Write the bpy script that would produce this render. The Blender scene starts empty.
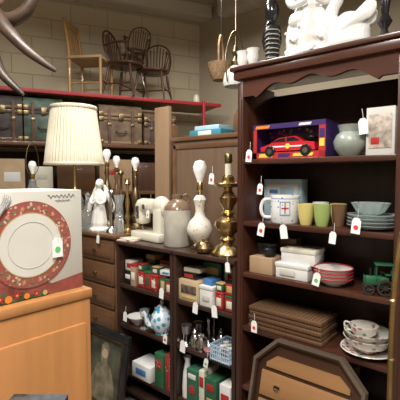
import bpy,bmesh,math,random
from mathutils import Vector,Matrix
random.seed(4)
R90=-math.pi/2
C=bpy.context.scene.collection
# ---------------------------------------------------------------- materials
def base(name,rough=.5,metal=0,coat=0,trans=0,ior=1.45):
    m=bpy.data.materials.new(name); m.use_nodes=True
    n=m.node_tree.nodes; b=n['Principled BSDF']
    b.inputs['Roughness'].default_value=rough; b.inputs['Metallic'].default_value=metal
    b.inputs['Coat Weight'].default_value=coat; b.inputs['Transmission Weight'].default_value=trans
    b.inputs['IOR'].default_value=ior
    return m,n,m.node_tree.links,b
def c4(c,k=1): return (min(1,c[0]*k),min(1,c[1]*k),min(1,c[2]*k),1)
def M(name,col,rough=.5,metal=0,var=.12,scale=9,bump=0,coat=0,trans=0,stretch=(1,1,1)):
    m,n,l,b=base(name,rough,metal,coat,trans)
    tc=n.new('ShaderNodeTexCoord'); mp=n.new('ShaderNodeMapping'); mp.inputs['Scale'].default_value=stretch
    no=n.new('ShaderNodeTexNoise'); no.inputs['Scale'].default_value=scale; no.inputs['Detail'].default_value=4
    cr=n.new('ShaderNodeValToRGB'); cr.color_ramp.elements[0].position=.3; cr.color_ramp.elements[1].position=.7
    cr.color_ramp.elements[0].color=c4(col,1-var); cr.color_ramp.elements[1].color=c4(col,1+var)
    l.new(tc.outputs['Object'],mp.inputs['Vector']); l.new(mp.outputs[0],no.inputs['Vector'])
    l.new(no.outputs['Fac'],cr.inputs[0]); l.new(cr.outputs[0],b.inputs['Base Color'])
    if bump:
        bp=n.new('ShaderNodeBump'); bp.inputs['Strength'].default_value=bump; bp.inputs['Distance'].default_value=.01
        l.new(no.outputs['Fac'],bp.inputs['Height']); l.new(bp.outputs[0],b.inputs['Normal'])
    return m
def wood(name,col,rough=.4,var=.3,axis=2,coat=.2,scale=14):
    st=[6,6,6]; st[axis]=.5
    return M(name,col,rough,0,var,scale/6,.05,coat,0,tuple(st))
def floral(name,bcol,dcol,lcol,scale=26,th=.33,rough=.2,keep=.78):
    m,n,l,b=base(name,rough,0,.5)
    tc=n.new('ShaderNodeTexCoord'); v=n.new('ShaderNodeTexVoronoi'); v.inputs['Scale'].default_value=scale
    v.inputs['Randomness'].default_value=.9
    lt=n.new('ShaderNodeMath'); lt.operation='LESS_THAN'; lt.inputs[1].default_value=th
    mx=n.new('ShaderNodeMix'); mx.data_type='RGBA'; mx.inputs[6].default_value=c4(bcol)
    sp=n.new('ShaderNodeSeparateColor'); cr=n.new('ShaderNodeValToRGB'); cr.color_ramp.interpolation='CONSTANT'
    cr.color_ramp.elements[0].color=c4(dcol); cr.color_ramp.elements[1].color=c4(lcol); cr.color_ramp.elements[1].position=keep*.6
    e=cr.color_ramp.elements.new(keep); e.color=c4(bcol)
    l.new(tc.outputs['Object'],v.inputs['Vector']); l.new(v.outputs['Distance'],lt.inputs[0]); l.new(lt.outputs[0],mx.inputs[0])
    l.new(v.outputs['Color'],sp.inputs[0]); l.new(sp.outputs[0],cr.inputs[0]); l.new(cr.outputs[0],mx.inputs[7])
    l.new(mx.outputs[2],b.inputs['Base Color'])
    return m
def blockwall(name,ca,cb,mort,rotx):
    m,n,l,b=base(name,.85)
    tc=n.new('ShaderNodeTexCoord'); mp=n.new('ShaderNodeMapping'); mp.inputs['Rotation'].default_value=rotx
    br=n.new('ShaderNodeTexBrick'); br.inputs['Scale'].default_value=1; br.inputs['Brick Width'].default_value=.41
    br.inputs['Row Height'].default_value=.205; br.inputs['Mortar Size'].default_value=.006
    br.inputs['Color1'].default_value=c4(ca); br.inputs['Color2'].default_value=c4(cb); br.inputs['Mortar'].default_value=c4(mort)
    bp=n.new('ShaderNodeBump'); bp.inputs['Strength'].default_value=.5; bp.inputs['Distance'].default_value=.01; bp.invert=True
    l.new(tc.outputs['Object'],mp.inputs[0]); l.new(mp.outputs[0],br.inputs['Vector']); l.new(br.outputs['Color'],b.inputs['Base Color'])
    l.new(br.outputs['Fac'],bp.inputs['Height']); l.new(bp.outputs[0],b.inputs['Normal'])
    return m
MAH=wood('mahogany',(.066,.023,.014),.32,.35,0,.3)
MAHV=wood('mahogany_vertical',(.066,.023,.014),.32,.35,2,.3)
MAHB=wood('mahogany_back_shaded',(.028,.012,.009),.45,.3,2,.1)  # mahogany darkened so the back panels carry the shade inside the shelves
DRK=wood('dark_walnut',(.038,.018,.013),.35,.3,0,.3)
DRKV=wood('dark_walnut_vertical',(.038,.018,.013),.35,.3,2,.3)
OAKO=wood('orange_oak',(.48,.215,.075),.35,.16,2,.3)
OAK=wood('honey_oak',(.46,.26,.10),.4,.15,2)
WAL=wood('brown_walnut',(.14,.068,.034),.35,.25,0,.3)
WALV=wood('brown_plywood',(.13,.080,.050),.5,.2,2,.05)
PLANK=wood('tan_plank',(.25,.16,.095),.5,.15,2,0)
WIND=wood('reddish_dark_wood',(.085,.037,.024),.35,.2,2)
CARV=wood('carved_flat_oak',(.12,.065,.034),.5,.4,0,.1)
RED=M('red_rack_paint',(.36,.025,.03),.5)
BRASS=M('aged_brass',(.52,.38,.18),.26,1,.25,20)
DBRASS=M('dark_brass',(.24,.18,.10),.35,1,.3,20)
CHROME=M('silver_plate',(.55,.55,.55),.22,1,.1)
IRON=M('black_iron',(.02,.02,.022),.4,.4)
BLK=M('black_gloss',(.012,.012,.014),.2,0,.2,9,0,.4)
WHT=M('white_porcelain',(.74,.73,.70),.2,0,.05,6,0,.5)
CREAM=M('cream_enamel',(.67,.64,.52),.3,0,.06,6,0,.3)
STONE=M('grey_stoneware',(.46,.43,.37),.4,0,.12,12,0,.3)
SHOUL=M('grey_brown_glaze',(.18,.12,.075),.25,0,.2,12,0,.4)
BRGL=M('brown_glaze',(.16,.085,.045),.25,0,.2,12,0,.4)
PLAST=M('plaster_white',(.70,.69,.65),.7,0,.06)
SHADE=M('cream_pleated_fabric',(.78,.72,.57),.9,0,.05,30)
BULB=M('frosted_bulb_glass',(.88,.88,.86),.25,0,.02)
GLASS=M('clear_glass',(.85,.88,.87),.05,0,.02,5,0,0,.85)
DGLASS=M('clear_pressed_glass',(.74,.84,.82),.06,0,.06,8,0,.5,.62)
CARD=M('kraft_cardboard',(.36,.24,.14),.8)
WCARD=M('white_card',(.68,.68,.66),.6,0,.06)
GCARD=M('cream_grey_card',(.53,.51,.45),.55,0,.05)
TAGM=M('tag_paper',(.86,.86,.84),.7,0,.03)
RDOT=M('red_sticker',(.70,.05,.05),.5); GDOT=M('green_sticker',(.12,.55,.15),.5); ODOT=M('orange_sticker',(.85,.28,.05),.5)
STR=M('white_string',(.7,.7,.66),.9)
REDP=M('red_print',(.40,.03,.03),.35); GRNP=M('green_print',(.03,.12,.055),.4)
GOLDP=M('gold_print',(.52,.36,.13),.4); BLUP=M('blue_print',(.07,.20,.46),.4); ORNP=M('orange_print',(.75,.22,.03),.4)
NAVY=M('deep_violet_print',(.045,.022,.12),.4); YELP=M('yellow_print',(.70,.52,.08),.4)
LBLU=M('pale_blue_card',(.42,.58,.66),.5); TEAL=M('teal_card',(.04,.24,.33),.5)
YEL=M('yellow_glaze',(.62,.52,.18),.25,0,.06,8,0,.4); LIM=M('lime_glaze',(.32,.41,.13),.25,0,.06,8,0,.4)
GGRN=M('grey_green_glaze',(.28,.31,.27),.35,0,.2,14,0,.3)
TGRN=M('green_cast_iron',(.025,.12,.055),.4,.1)
XMAS=floral('red_festive_print',(.36,.03,.03),(.04,.14,.06),(.55,.42,.30),70,.35)
XGRN=floral('green_festive_print',(.03,.10,.05),(.28,.04,.04),(.20,.28,.14),60,.34)
FLOR=floral('white_floral_glaze',(.72,.70,.64),(.48,.14,.14),(.20,.30,.18),38,.36,.2,.8)
FAINT=floral('cream_faint_floral_glaze',(.70,.67,.59),(.58,.40,.34),(.48,.50,.38),40,.30,.2,.45)
BLUF=floral('blue_white_glaze',(.66,.72,.76),(.06,.30,.50),(.10,.40,.50),30,.42)
CUPF=floral('pale_blue_sprig_glaze',(.74,.75,.74),(.10,.22,.50),(.25,.38,.60),60,.26,.2,.4)
RIMF=floral('red_rim_floral_print',(.32,.085,.065),(.56,.42,.32),(.14,.16,.09),110,.42,.4,.85)
TOYP=floral('busy_toy_print',(.05,.03,.14),(.45,.05,.05),(.50,.36,.10),46,.40,.35,.7)
WICK=M('wicker',(.30,.19,.10),.8,0,.4,60,.4)
LEATH=M('worn_brown_leather',(.13,.07,.045),.6,0,.35,12,.1)
TRG=M('worn_green_metal',(.075,.125,.09),.5,0,.5,12,.1)
TRB=M('worn_brown_canvas',(.17,.11,.07),.7,0,.4,12,.1)
TRD=M('dark_trunk_cloth',(.065,.055,.05),.6,0,.4,12,.1)
TGB=M('grey_brown_trunk',(.16,.14,.115),.6,0,.4,12,.1)
TSL=wood('trunk_slat_wood',(.24,.15,.08),.5,.3,0,0)
CEILM=M('painted_ceiling',(.42,.37,.30),.85,0,.08,2)
BEAM=wood('painted_wood_beam',(.56,.51,.42),.75,.12,0,0)
# ---------------------------------------------------------------- builder
def sm(pts,n=6,closed=False):
    P=[Vector(p) for p in pts]; out=[]; N=len(P)
    rng=range(N if closed else N-1)
    for i in rng:
        if closed: a,b,c,d=P[i-1],P[i],P[(i+1)%N],P[(i+2)%N]
        else: a,b,c,d=P[max(i-1,0)],P[i],P[i+1],P[min(i+2,N-1)]
        for k in range(n):
            t=k/n
            out.append(.5*((2*b)+(c-a)*t+(2*a-5*b+4*c-d)*t*t+(3*b-a-3*c+d)*t**3))
    if not closed: out.append(P[-1])
    return out
class B:
    def __init__(s): s.bm=bmesh.new()
    def box(s,c,d,bev=0,rot=None):
        m=Matrix.Translation(c)@(rot.to_4x4() if rot else Matrix())@Matrix.Diagonal((d[0],d[1],d[2],1))
        v=bmesh.ops.create_cube(s.bm,size=1,matrix=m)['verts']
        if bev:
            e=list({e for q in v for e in q.link_edges})
            bmesh.ops.bevel(s.bm,geom=e,offset=bev,segments=2,affect='EDGES',profile=.5)
        return s
    def lathe(s,prof,seg=28,c=(0,0,0),sc=(1,1),rot=None,flute=0,nf=24):
        rings=[]; c=Vector(c)
        for r,z in prof:
            if abs(r)<1e-6:
                p=Vector((0,0,z)); p=rot@p if rot else p
                rings.append([s.bm.verts.new(c+p)])
            else:
                q=[]
                for i in range(seg):
                    a=2*math.pi*i/seg; rr=r*(1+(flute*math.cos(nf*a)))
                    p=Vector((rr*math.cos(a)*sc[0],rr*math.sin(a)*sc[1],z)); p=rot@p if rot else p
                    q.append(s.bm.verts.new(c+p))
                rings.append(q)
        for A,Bq in zip(rings,rings[1:]):
            for i in range(seg):
                j=(i+1)%seg
                if len(A)==1 and len(Bq)==1: continue
                if len(A)==1: f=[A[0],Bq[j],Bq[i]]
                elif len(Bq)==1: f=[A[i],A[j],Bq[0]]
                else: f=[A[i],A[j],Bq[j],Bq[i]]
                try: s.bm.faces.new(f)
                except ValueError: pass
        return s
    def tube(s,pts,r,seg=8,closed=False):
        P=[Vector(p) for p in pts]; N=len(P)
        rad=r if isinstance(r,(list,tuple)) else [r]*N
        if len(rad)!=N: rad=[rad[0]+(rad[-1]-rad[0])*i/(N-1) for i in range(N)]
        rings=[]; u=None
        for i in range(N):
            if closed: t=P[(i+1)%N]-P[i-1]
            else: t=P[min(i+1,N-1)]-P[max(i-1,0)]
            t.normalize()
            if u is None: u=t.orthogonal().normalized()
            u=(u-t*u.dot(t)); u.normalize(); w=t.cross(u)
            rings.append([s.bm.verts.new(P[i]+rad[i]*(math.cos(2*math.pi*k/seg)*u+math.sin(2*math.pi*k/seg)*w)) for k in range(seg)])
        rr=list(zip(rings,rings[1:]))+([(rings[-1],rings[0])] if closed else [])
        for A,Q in rr:
            for k in range(seg):
                j=(k+1)%seg; s.bm.faces.new([A[k],A[j],Q[j],Q[k]])
        if not closed:
            s.bm.faces.new(rings[0][::-1]); s.bm.faces.new(rings[-1])
        return s
    def sph(s,c,r,u=16,v=10,rot=None):
        if not isinstance(r,(tuple,list)): r=(r,r,r)
        m=Matrix.Translation(c)@(rot.to_4x4() if rot else Matrix())@Matrix.Diagonal((r[0],r[1],r[2],1))
        bmesh.ops.create_uvsphere(s.bm,u_segments=u,v_segments=v,radius=1,matrix=m); return s
    def prism(s,poly,y0,y1):
        a=[s.bm.verts.new((x,y0,z)) for x,z in poly]; b=[s.bm.verts.new((x,y1,z)) for x,z in poly]
        s.bm.faces.new(a); s.bm.faces.new(b[::-1]); n=len(a)
        for i in range(n):
            j=(i+1)%n; s.bm.faces.new([a[j],a[i],b[i],b[j]])
        return s
    def patch(s,r,a0,a1,z0,z1,n=10,t=.0012):
        V=[]; lo,hi=r,r+t
        for i in range(n+1):
            a=math.radians(-90+a0+(a1-a0)*i/n)
            V.append([s.bm.verts.new((q*math.cos(a),q*math.sin(a),z)) for q,z in ((lo,z0),(hi,z0),(hi,z1),(lo,z1))])
        for A,Q in zip(V,V[1:]):
            for k in range(4):
                j=(k+1)%4; s.bm.faces.new([A[k],Q[k],Q[j],A[j]])
        s.bm.faces.new(V[0]); s.bm.faces.new(V[-1][::-1])
        return s
    def done(s,name,mat,parent=None,loc=(0,0,0),rz=0,label=None,cat=None,group=None,kind=None,rot=None,ang=35,remesh=0,sc=1,it=4):
        if sc!=1: bmesh.ops.scale(s.bm,vec=(sc,sc,sc),verts=s.bm.verts)
        bmesh.ops.recalc_face_normals(s.bm,faces=s.bm.faces)
        me=bpy.data.meshes.new(name); s.bm.to_mesh(me); s.bm.free(); me.materials.append(mat)
        me.shade_smooth(); me.set_sharp_from_angle(angle=math.radians(ang))
        o=bpy.data.objects.new(name,me); C.objects.link(o); o.location=loc
        o.rotation_euler=rot if rot else (0,0,rz)
        if parent: o.parent=parent
        if label: o['label']=label
        if cat: o['category']=cat
        if group: o['group']=group
        if kind: o['kind']=kind
        if remesh:
            q=o.modifiers.new('r','REMESH'); q.mode='VOXEL'; q.voxel_size=remesh; q.use_smooth_shade=True
            q=o.modifiers.new('s','SMOOTH'); q.iterations=it
        return o
def E(name,label,cat,loc,rz=0,group=None,rot=None,sc=1):
    o=bpy.data.objects.new(name,None); o.empty_display_size=.05; C.objects.link(o); o.location=loc
    o.rotation_euler=rot if rot else (0,0,rz); o['label']=label; o['category']=cat; o.scale=(sc,sc,sc)
    if group:o['group']=group
    return o
# ---------------------------------------------------------------- room
WX0,WX1,WY0,WY1,CZ=-2.5,3.95,-2.5,6.6,3.65
RA=-math.radians(25)
RO=(2.05,3.59)     # rack front reference point; local u runs along the wall, v towards the wall
def RW(u,v): return (RO[0]+.906*u+.423*v, RO[1]-.423*u+.906*v)
def wall(name,c,d,m): return B().box(c,d).done(name,m,kind='structure')
WB=blockwall('cream_block_wall',(.58,.51,.37),(.54,.47,.34),(.40,.345,.25),(math.radians(-90),0,0))
WR=M('beige_plaster',(.44,.38,.28),.85,0,.06,2)
B().box((-2.1,.72,CZ/2),(8.2,.1,CZ)).done('wall_back',WB,None,(RO[0],RO[1],0),RA,kind='structure')
wall('wall_right',(WX1+.05,(WY0+3.5)/2,CZ/2),(.1,3.5-WY0+.2,CZ),WR)
wall('wall_left',(WX0-.05,(WY0+WY1)/2,CZ/2),(.1,WY1-WY0,CZ),WR)
wall('wall_front',((WX0+WX1)/2,WY0-.05,CZ/2),(WX1-WX0+.4,.1,CZ),WR)
wall('floor',((WX0+WX1)/2,(WY0+WY1)/2,-.05),(WX1-WX0+.4,WY1-WY0+.4,.1),M('concrete_floor',(.18,.16,.135),.6,0,.2,3))
wall('ceiling',((WX0+WX1)/2,(WY0+WY1)/2,CZ+.05),(WX1-WX0+.4,WY1-WY0+.4,.1),CEILM)
B().box((-2.1,.54,CZ-.075),(7.9,.22,.15)).done('trim_1',BEAM,None,(RO[0],RO[1],0),RA,kind='structure')
wall('trim_2',(3.85,.3,CZ-.10),(.18,5.4,.20),BEAM)
wall('trim_3',(3.05,.2,CZ-.12),(.12,5.2,.24),BEAM)
wall('trim_4',(2.1,.2,CZ-.12),(.12,5.2,.24),BEAM)
def fixture(x,y,rz,en,drop=.35):
    r=E('ceiling_light','white fluorescent fixture with two tubes hung on rods','ceiling light',(x,y,CZ-.001),rz,'fluorescent ceiling fixtures')
    for sx in (-.5,.5): B().tube([(sx,0,0),(sx,0,-drop)],.005,6).done('hanger_rod',IRON,r)
    B().box((0,0,-drop-.02),(1.3,.16,.05),.01).done('housing',WCARD,r)
    for dx in (-.05,.05): B().tube([(-.6,dx,-drop-.06),(.6,dx,-drop-.06)],.016,10).done('tube',BULB,r)
    L=bpy.data.lights.new('fluorescent_lamp','AREA'); L.shape='RECTANGLE'; L.size=1.25; L.size_y=.3; L.energy=en; L.color=(1,.965,.91)
    o=bpy.data.objects.new('fluorescent_lamp',L); C.objects.link(o); o.parent=r; o.location=(0,0,-drop-.10)
    L2=bpy.data.lights.new('fluorescent_uplight','AREA'); L2.shape='RECTANGLE'; L2.size=1.25; L2.size_y=.3; L2.energy=en*.12; L2.color=(1,.965,.91)
    o=bpy.data.objects.new('fluorescent_uplight',L2); C.objects.link(o); o.parent=r; o.location=(0,0,-drop+.03); o.rotation_euler=(math.pi,0,0)
fixture(-.1,.1,.8,108); fixture(.7,1.9,0,66); fixture(2.5,2.0,0,32); fixture(.9,-1.5,0,34)
w=bpy.data.worlds.new('World'); bpy.context.scene.world=w; w.use_nodes=True
w.node_tree.nodes['Background'].inputs[0].default_value=(.9,.88,.84,1); w.node_tree.nodes['Background'].inputs[1].default_value=.2
# ---------------------------------------------------------------- storage rack on back wall
ZU,ZL,ZM=2.38,1.885,1.40
rk=E('storage_rack','long wall rack with thin red painted edge and posts','rack',(RO[0],RO[1],0),RA)
def rbox(n,x0,x1,y0,y1,z0,z1,m): B().box(((x0+x1)/2,(y0+y1)/2,(z0+z1)/2),(x1-x0,y1-y0,z1-z0),.003).done(n,m,rk)
U0,U1=-2.4,1.76
for z in (ZU,ZL,ZM,.8):
    rbox('shelf_board',U0,U1,.03,.6,z-.025,z,PLANK)
    rbox('edge_beam',U0,U1,0,.03,z-.034,z+.002,RED if z>2 else WAL)
for x in (-1.6,-.695,1.52): rbox('post',x,x+.03,-.025,0,0,2.40,RED if x>1 else WAL)
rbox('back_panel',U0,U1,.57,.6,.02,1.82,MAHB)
def trunk(x0,x1,h,mb,ms,label,d=.42,v=.03,z=ZL+.001,cp=None):
    cp=cp or DBRASS
    w=x1-x0; X,Y=RW((x0+x1)/2,v+d/2); r=E('trunk',label,'trunk',(X,Y,z),RA,'old travel trunks on the rack')
    hb=h*.66
    B().box((0,0,hb/2),(w,d,hb),.008).done('body',mb,r)
    q=B(); n=8; poly=[(-d/2,hb+.004),(d/2,hb+.004)]+[(d/2*math.cos(math.pi*i/n),hb+.004+(h-hb)*(.6+.4*math.sin(math.pi*i/n))) for i in range(n+1)]
    q.prism(poly,-w/2,w/2); q.done('lid',mb,r,rz=math.pi/2)
    for zz in (.018,hb-.014,hb+.024):
        B().box((0,-d/2-.004,zz),(w,.012,.026),.002).done('slat',ms,r)
    for sx in (-1,1):
        for zz in (.022,hb-.02,hb+.03): B().box((sx*(w/2-.022),-d/2-.008,zz),(.045,.015,.045),.003).done('corner_plate',cp,r)
        B().box((sx*w*.27,-d/2-.010,h*.42),(.028,.016,h*.84),.003).done('strap',LEATH if mb is not LEATH else TRD,r)
        B().box((sx*w*.27,-d/2-.020,hb*.72),(.036,.008,.030),.003).done('buckle',cp,r)
    B().box((0,-d/2-.014,hb),(.05,.018,.07),.004).done('latch',DBRASS,r)
    B().tube(sm([(-.05,-d/2-.005,hb*.5),(-.04,-d/2-.03,hb*.42),(.04,-d/2-.03,hb*.42),(.05,-d/2-.005,hb*.5)],4),.008).done('handle',TRD,r)
trunk(-1.04,-.71,.42,TRB,TSL,'brown canvas trunk at the far end of the rack')
trunk(-.655,-.32,.44,TRD,WAL,'weathered dark brown trunk with wooden slats')
trunk(-.31,.045,.44,TRG,TRD,'weathered grey green metal trunk with leather straps')
trunk(.06,.375,.38,TRD,TGB,'blackish trunk standing between two larger trunks')
trunk(.39,.835,.42,TRB,TSL,'brown slatted wooden trunk beneath the dark windsor chair')
trunk(.86,1.22,.36,LEATH,WAL,'reddish brown leather trunk near the room corner')
def carton(name,label,cat,x,y,z,w,d,h,m,rz=0,mp=None,prints=(),lid=None,group=None):
    r=E(name,label,cat,(x,y,z),rz,group)
    B().box((0,0,h/2),(w,d,h),min(.002,h*.05)).done('body',m,r)
    if lid: B().box((0,0,h-.006),(w+.006,d+.006,.02),.002).done('lid',lid,r)
    for i,p in enumerate(prints):
        B().box((p[1],-d/2-.0015-(.003 if lid else 0)-.0004*i,p[2]),(p[3],.002,p[4]),.0004).done('printed_label',p[0],r)
    return r
def rc(name,label,cat,u,v,z,w,d,h,m,prints=()):
    X,Y=RW(u,v); carton(name,label,cat,X,Y,z,w,d,h,m,RA,None,prints)
rc('cardboard_box','tan cardboard box on the lower rack shelf','box',-.42,.2,ZM+.001,.22,.3,.32,M('tan_carton',(.46,.34,.21),.8),[(WCARD,0,.15,.14,.09)])
rc('cardboard_box','white carton beside the tan box on rack','box',-.16,.2,ZM+.001,.2,.3,.25,CREAM,[(GCARD,0,.15,.1,.05)])
rc('wooden_crate','dark wooden crate on the lower rack shelf','crate',.16,.2,ZM+.001,.36,.34,.26,WAL)
rc('cardboard_box','brown cardboard box beside the wooden crate','box',.56,.2,ZM+.001,.34,.3,.33,CARD,[(REDP,0,.2,.12,.06)])
rc('wooden_crate','reddish wooden crate near the room corner','crate',.96,.2,ZM+.001,.34,.34,.3,WIND)
def lathe_obj(name,label,cat,x,y,z,prof,mat,group=None,seg=28,rz=0,sc_=1,rot_=None,**k):
    return B().lathe(prof,seg,**k).done(name,mat,None,(x,y,z),rz,label,cat,group,sc=sc_,rot=rot_)
X,Y=RW(1.50,.12); lathe_obj('jar','small cream ceramic jar on the rack ledge','jar',X,Y,ZU+.006,[(0,0),(.035,0),(.04,.03),(.035,.07),(.025,.09),(.028,.1),(.02,.1),(0,.08)],CREAM)
# ---------------------------------------------------------------- chairs
def sidechair(u,v,z,rz,sc,mat,label,tilt=0,seat=None):
    X,Y=RW(u,v)
    ch=E('side_chair',label,'chair',(X,Y,z),rot=(tilt,0,rz),sc=sc)
    for sx,y in ((-.19,-.19),(.19,-.19)): B().tube([(sx,y,0),(sx,y,.43)],[.014,.02],8).done('leg',mat,ch)
    for sx in (-.18,.18): B().tube(sm([(sx,.19,0),(sx,.19,.43),(sx,.21,.65),(sx,.25,.90)],4),.020,8).done('leg',mat,ch)
    B().box((0,0,.445),(.43,.42,.035),.012).done('seat',seat or mat,ch)
    q=B(); q.box((0,.245,.86),(.36,.022,.075),.008)
    for i in range(5): q.box((-.12+i*.06,.222,.66),(.022,.014,.36),.003,Matrix.Rotation(math.radians(-8),3,'X'))
    q.box((0,.205,.50),(.36,.02,.035),.004); q.done('backrest',mat,ch)
    for a,b_ in (((-.19,-.19,.2),(.19,-.19,.2)),((-.19,-.19,.15),(-.18,.19,.15)),((.19,-.19,.15),(.18,.19,.15))): B().tube([a,b_],.01).done('stretcher',mat,ch)
sidechair(.36,.30,ZU+.002,math.radians(34),.88,OAK,'honey coloured wooden side chair with slatted back on the ledge',0,M('tan_seat',(.50,.34,.19),.7))
def windsor(u,v,rz,sc,label,nm='windsor_armchair',tilt=0,dz=0):
    X,Y=RW(u,v); ch=E(nm,label,'chair',(X,Y,ZU+.002+dz),rot=(tilt,0,rz),sc=sc)
    for sx,sy in ((-1,-1),(1,-1),(-1,1),(1,1)):
        B().tube(sm([(sx*.24,sy*.23,0),(sx*.21,sy*.19,.15),(sx*.19,sy*.17,.25),(sx*.17,sy*.14,.42)],3),[.013,.013,.013,.015,.02,.02,.016,.02,.02,.014],8).done('leg',WIND,ch)
    B().lathe([(0,.42),(.2,.42),(.235,.435),(.23,.46),(.1,.45),(0,.448)],28,sc=(1,.95)).done('seat',WIND,ch)
    B().tube(sm([(-.20,.12,.46),(-.22,.18,.62),(-.17,.22,.82),(0,.24,.90),(.17,.22,.82),(.22,.18,.62),(.20,.12,.46)],5),.013).done('hoop',WIND,ch)
    for i in range(7):
        x=-.15+i*.05; B().tube([(x*.8,.17,.45),(x,.20+.035*(1-abs(x)/.2),.885-abs(x)*.55)],.008,6).done('spindle',WIND,ch)
    for sx in (-1,1):
        q=B(); q.tube(sm([(sx*.25,-.16,.66),(sx*.26,0,.67),(sx*.21,.17,.66)],4),.016)
        for yy in (-.13,-.05,.05): q.tube([(sx*.2,yy,.45),(sx*.255,yy,.66)],.008,6)
        q.done('arm',WIND,ch)
    q=B(); q.tube([(-.21,-.19,.18),(-.21,.19,.18)],.01).tube([(.21,-.19,.18),(.21,.19,.18)],.01).tube([(-.21,0,.18),(.21,0,.18)],.01); q.done('stretcher',WIND,ch)
windsor(.72,.25,math.radians(25),.84,'dark reddish wooden windsor armchair with spindle back')
windsor(1.04,.29,math.radians(-60),.78,'smaller dark windsor armchair turned sideways beside another')
# small dark stick chair tipped over against the others
windsor(.90,.56,math.radians(155),.56,'small dark spindle chair tilted on top of the windsor seats','spindle_chair',math.radians(-24),.395)
# horns
HORN=M('brown_polished_horn',(.050,.030,.020),.42,0,.6,9,.1,.1)
hr=E('mounted_horns','thick dark brown curved animal horns hanging from the ceiling','horns',(1.195,2.59,2.2),math.radians(-49))
def lp(px,py,y=0): return ((px-20)*.0065,y,1.55+(177-py)*.0065-2.2)
def horn(pts,r0,r1,m=HORN):
    P=sm(pts,7); n=len(P); rad=[r1+(r0-r1)*(1-i/(n-1))**.7 for i in range(n)]
    B().tube(P,rad,14).done('horn',m,hr)
horn([lp(-14,14,0),lp(2,20,-.05),lp(18,38,-.10),lp(40,60,-.12),lp(64,77,-.10)],.062,.010)
horn([lp(-14,20,0),lp(-4,48,-.03),lp(8,76,-.05),lp(30,98,-.06)],.058,.010)
horn([lp(-12,14,.02),lp(12,24,.0),lp(32,16,-.02),lp(44,-6,-.03),lp(50,-26,-.04)],.054,.013)
horn([lp(-14,8,.04),lp(0,4,.03),lp(14,-12,.02),lp(18,-34,.0)],.048,.013,M('tan_horn',(.22,.14,.08),.4,0,.4,9,.1))
B().sph(lp(-16,15,.02),(.09,.07,.10),20,12).done('mount',LEATH,hr)
B().tube([lp(-16,12,.02),lp(-16,-146,.02)],.006,6).done('hanging_rod',IRON,hr)
# ---------------------------------------------------------------- tall bookcase
def side(r,x,d,h,m,t=.03,yc=0): B().box((x,yc,h/2),(t,d,h),.003).done('side_panel',m,r)
YA,YB=.420,1.221; W=YB-YA; D=.31
bc=E('tall_bookcase','tall dark mahogany open bookcase with scalloped header','bookcase',(1.7+D/2,(YA+YB)/2,0),R90)
side(bc,-W/2+.0175,D,2.03,MAHV,.035); side(bc,W/2-.0175,D,2.03,MAHV,.035)
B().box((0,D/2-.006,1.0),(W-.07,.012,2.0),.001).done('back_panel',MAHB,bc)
for z in (.08,.45,.77,1.055,1.322,1.64):
    B().box((0,-.004,z-.0125),(W-.07,D-.016,.025),.004).done('shelf',MAH,bc)
B().box((0,-.008,2.065),(W+.03,D+.03,.05),.012).done('cornice',MAH,bc)
B().box((0,-.014,2.095),(W+.055,D+.045,.022),.006).done('top_board',MAH,bc)
n=48; hw=W/2-.035
def scp(x):
    u=abs(x)/hw
    if u>.80: return 1.955
    v=u/.80
    return 1.955+.045*(1-v**3)+.012*math.cos(v*math.pi*3)
poly=[(-hw,2.04)]+[(-hw+2*hw*i/n,scp(-hw+2*hw*i/n)) for i in range(n+1)]+[(hw,2.04)]
B().prism(poly,-D/2,-D/2+.02).done('scalloped_header',MAH,bc)
for sx in (-1,1): B().box((sx*(W/2-.0175),-D/2-.003,1.0),(.020,.006,1.9),.002).done('stile_moulding',MAHV,bc)
def low(y0,y1,label):
    W=y1-y0; r=E('low_bookcase',label,'bookcase',(1.7+.15,(y0+y1)/2,0),R90,'low dark bookcases')
    side(r,-W/2+.0125,.3,1.085,DRKV,.025); side(r,W/2-.0125,.3,1.085,DRKV,.025)
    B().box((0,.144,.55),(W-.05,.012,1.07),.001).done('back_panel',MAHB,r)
    for z in (.08,.20,.53,.81): B().box((0,0,z-.0125),(W-.05,.285,.025),.004).done('shelf',DRK,r)
    B().box((0,-.006,1.0975),(W,.312,.025),.006).done('top_board',DRK,r)
low(1.228,1.695,'low dark brown bookcase beside the tall bookcase'); low(1.70,2.25,'low dark brown bookcase beside the dresser')
cb=E('wardrobe_back','plain brown plywood cabinet standing behind the low bookcases','cabinet',(2.27,1.61,0),R90)
B().box((0,0,.9),(.86,.42,1.80),.004).done('body',WALV,cb); B().box((0,0,1.815),(.90,.45,.03),.004).done('top_board',WAL,cb)
q=B()
q.box((-.42,-.213,.95),(.03,.008,1.65),.002).box((.42,-.213,.95),(.03,.008,1.65),.002).box((0,-.213,1.76),(.86,.008,.03),.002); q.done('trim_frame',WAL,cb)
B().box((0,0,1.03),(.15,.03,2.06),.004).done('plank',PLANK,None,(2.06,2.15,0),R90,'tall tan wooden plank standing behind the stoneware crock','plank')
B().box((0,0,.98),(.05,.05,1.96),.004).done('post',WAL,None,(2.3,2.28,0),R90,'dark brown wooden post behind the tan plank','post')
carton('box','flat teal box lying on the plywood cabinet','box',2.22,1.80,1.831,.28,.2,.045,TEAL,R90,None,[(WCARD,0,.022,.12,.03)])
carton('box','pale blue box stacked on a teal box','box',2.22,1.80,1.877,.22,.16,.03,LBLU,R90)
lathe_obj('vase','dark brown bottle vase on the plywood cabinet','vase',2.25,1.58,1.831,[(0,0),(.045,0),(.06,.06),(.05,.14),(.02,.19),(.018,.25),(.026,.27),(.02,.27),(0,.2)],BRGL)
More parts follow.
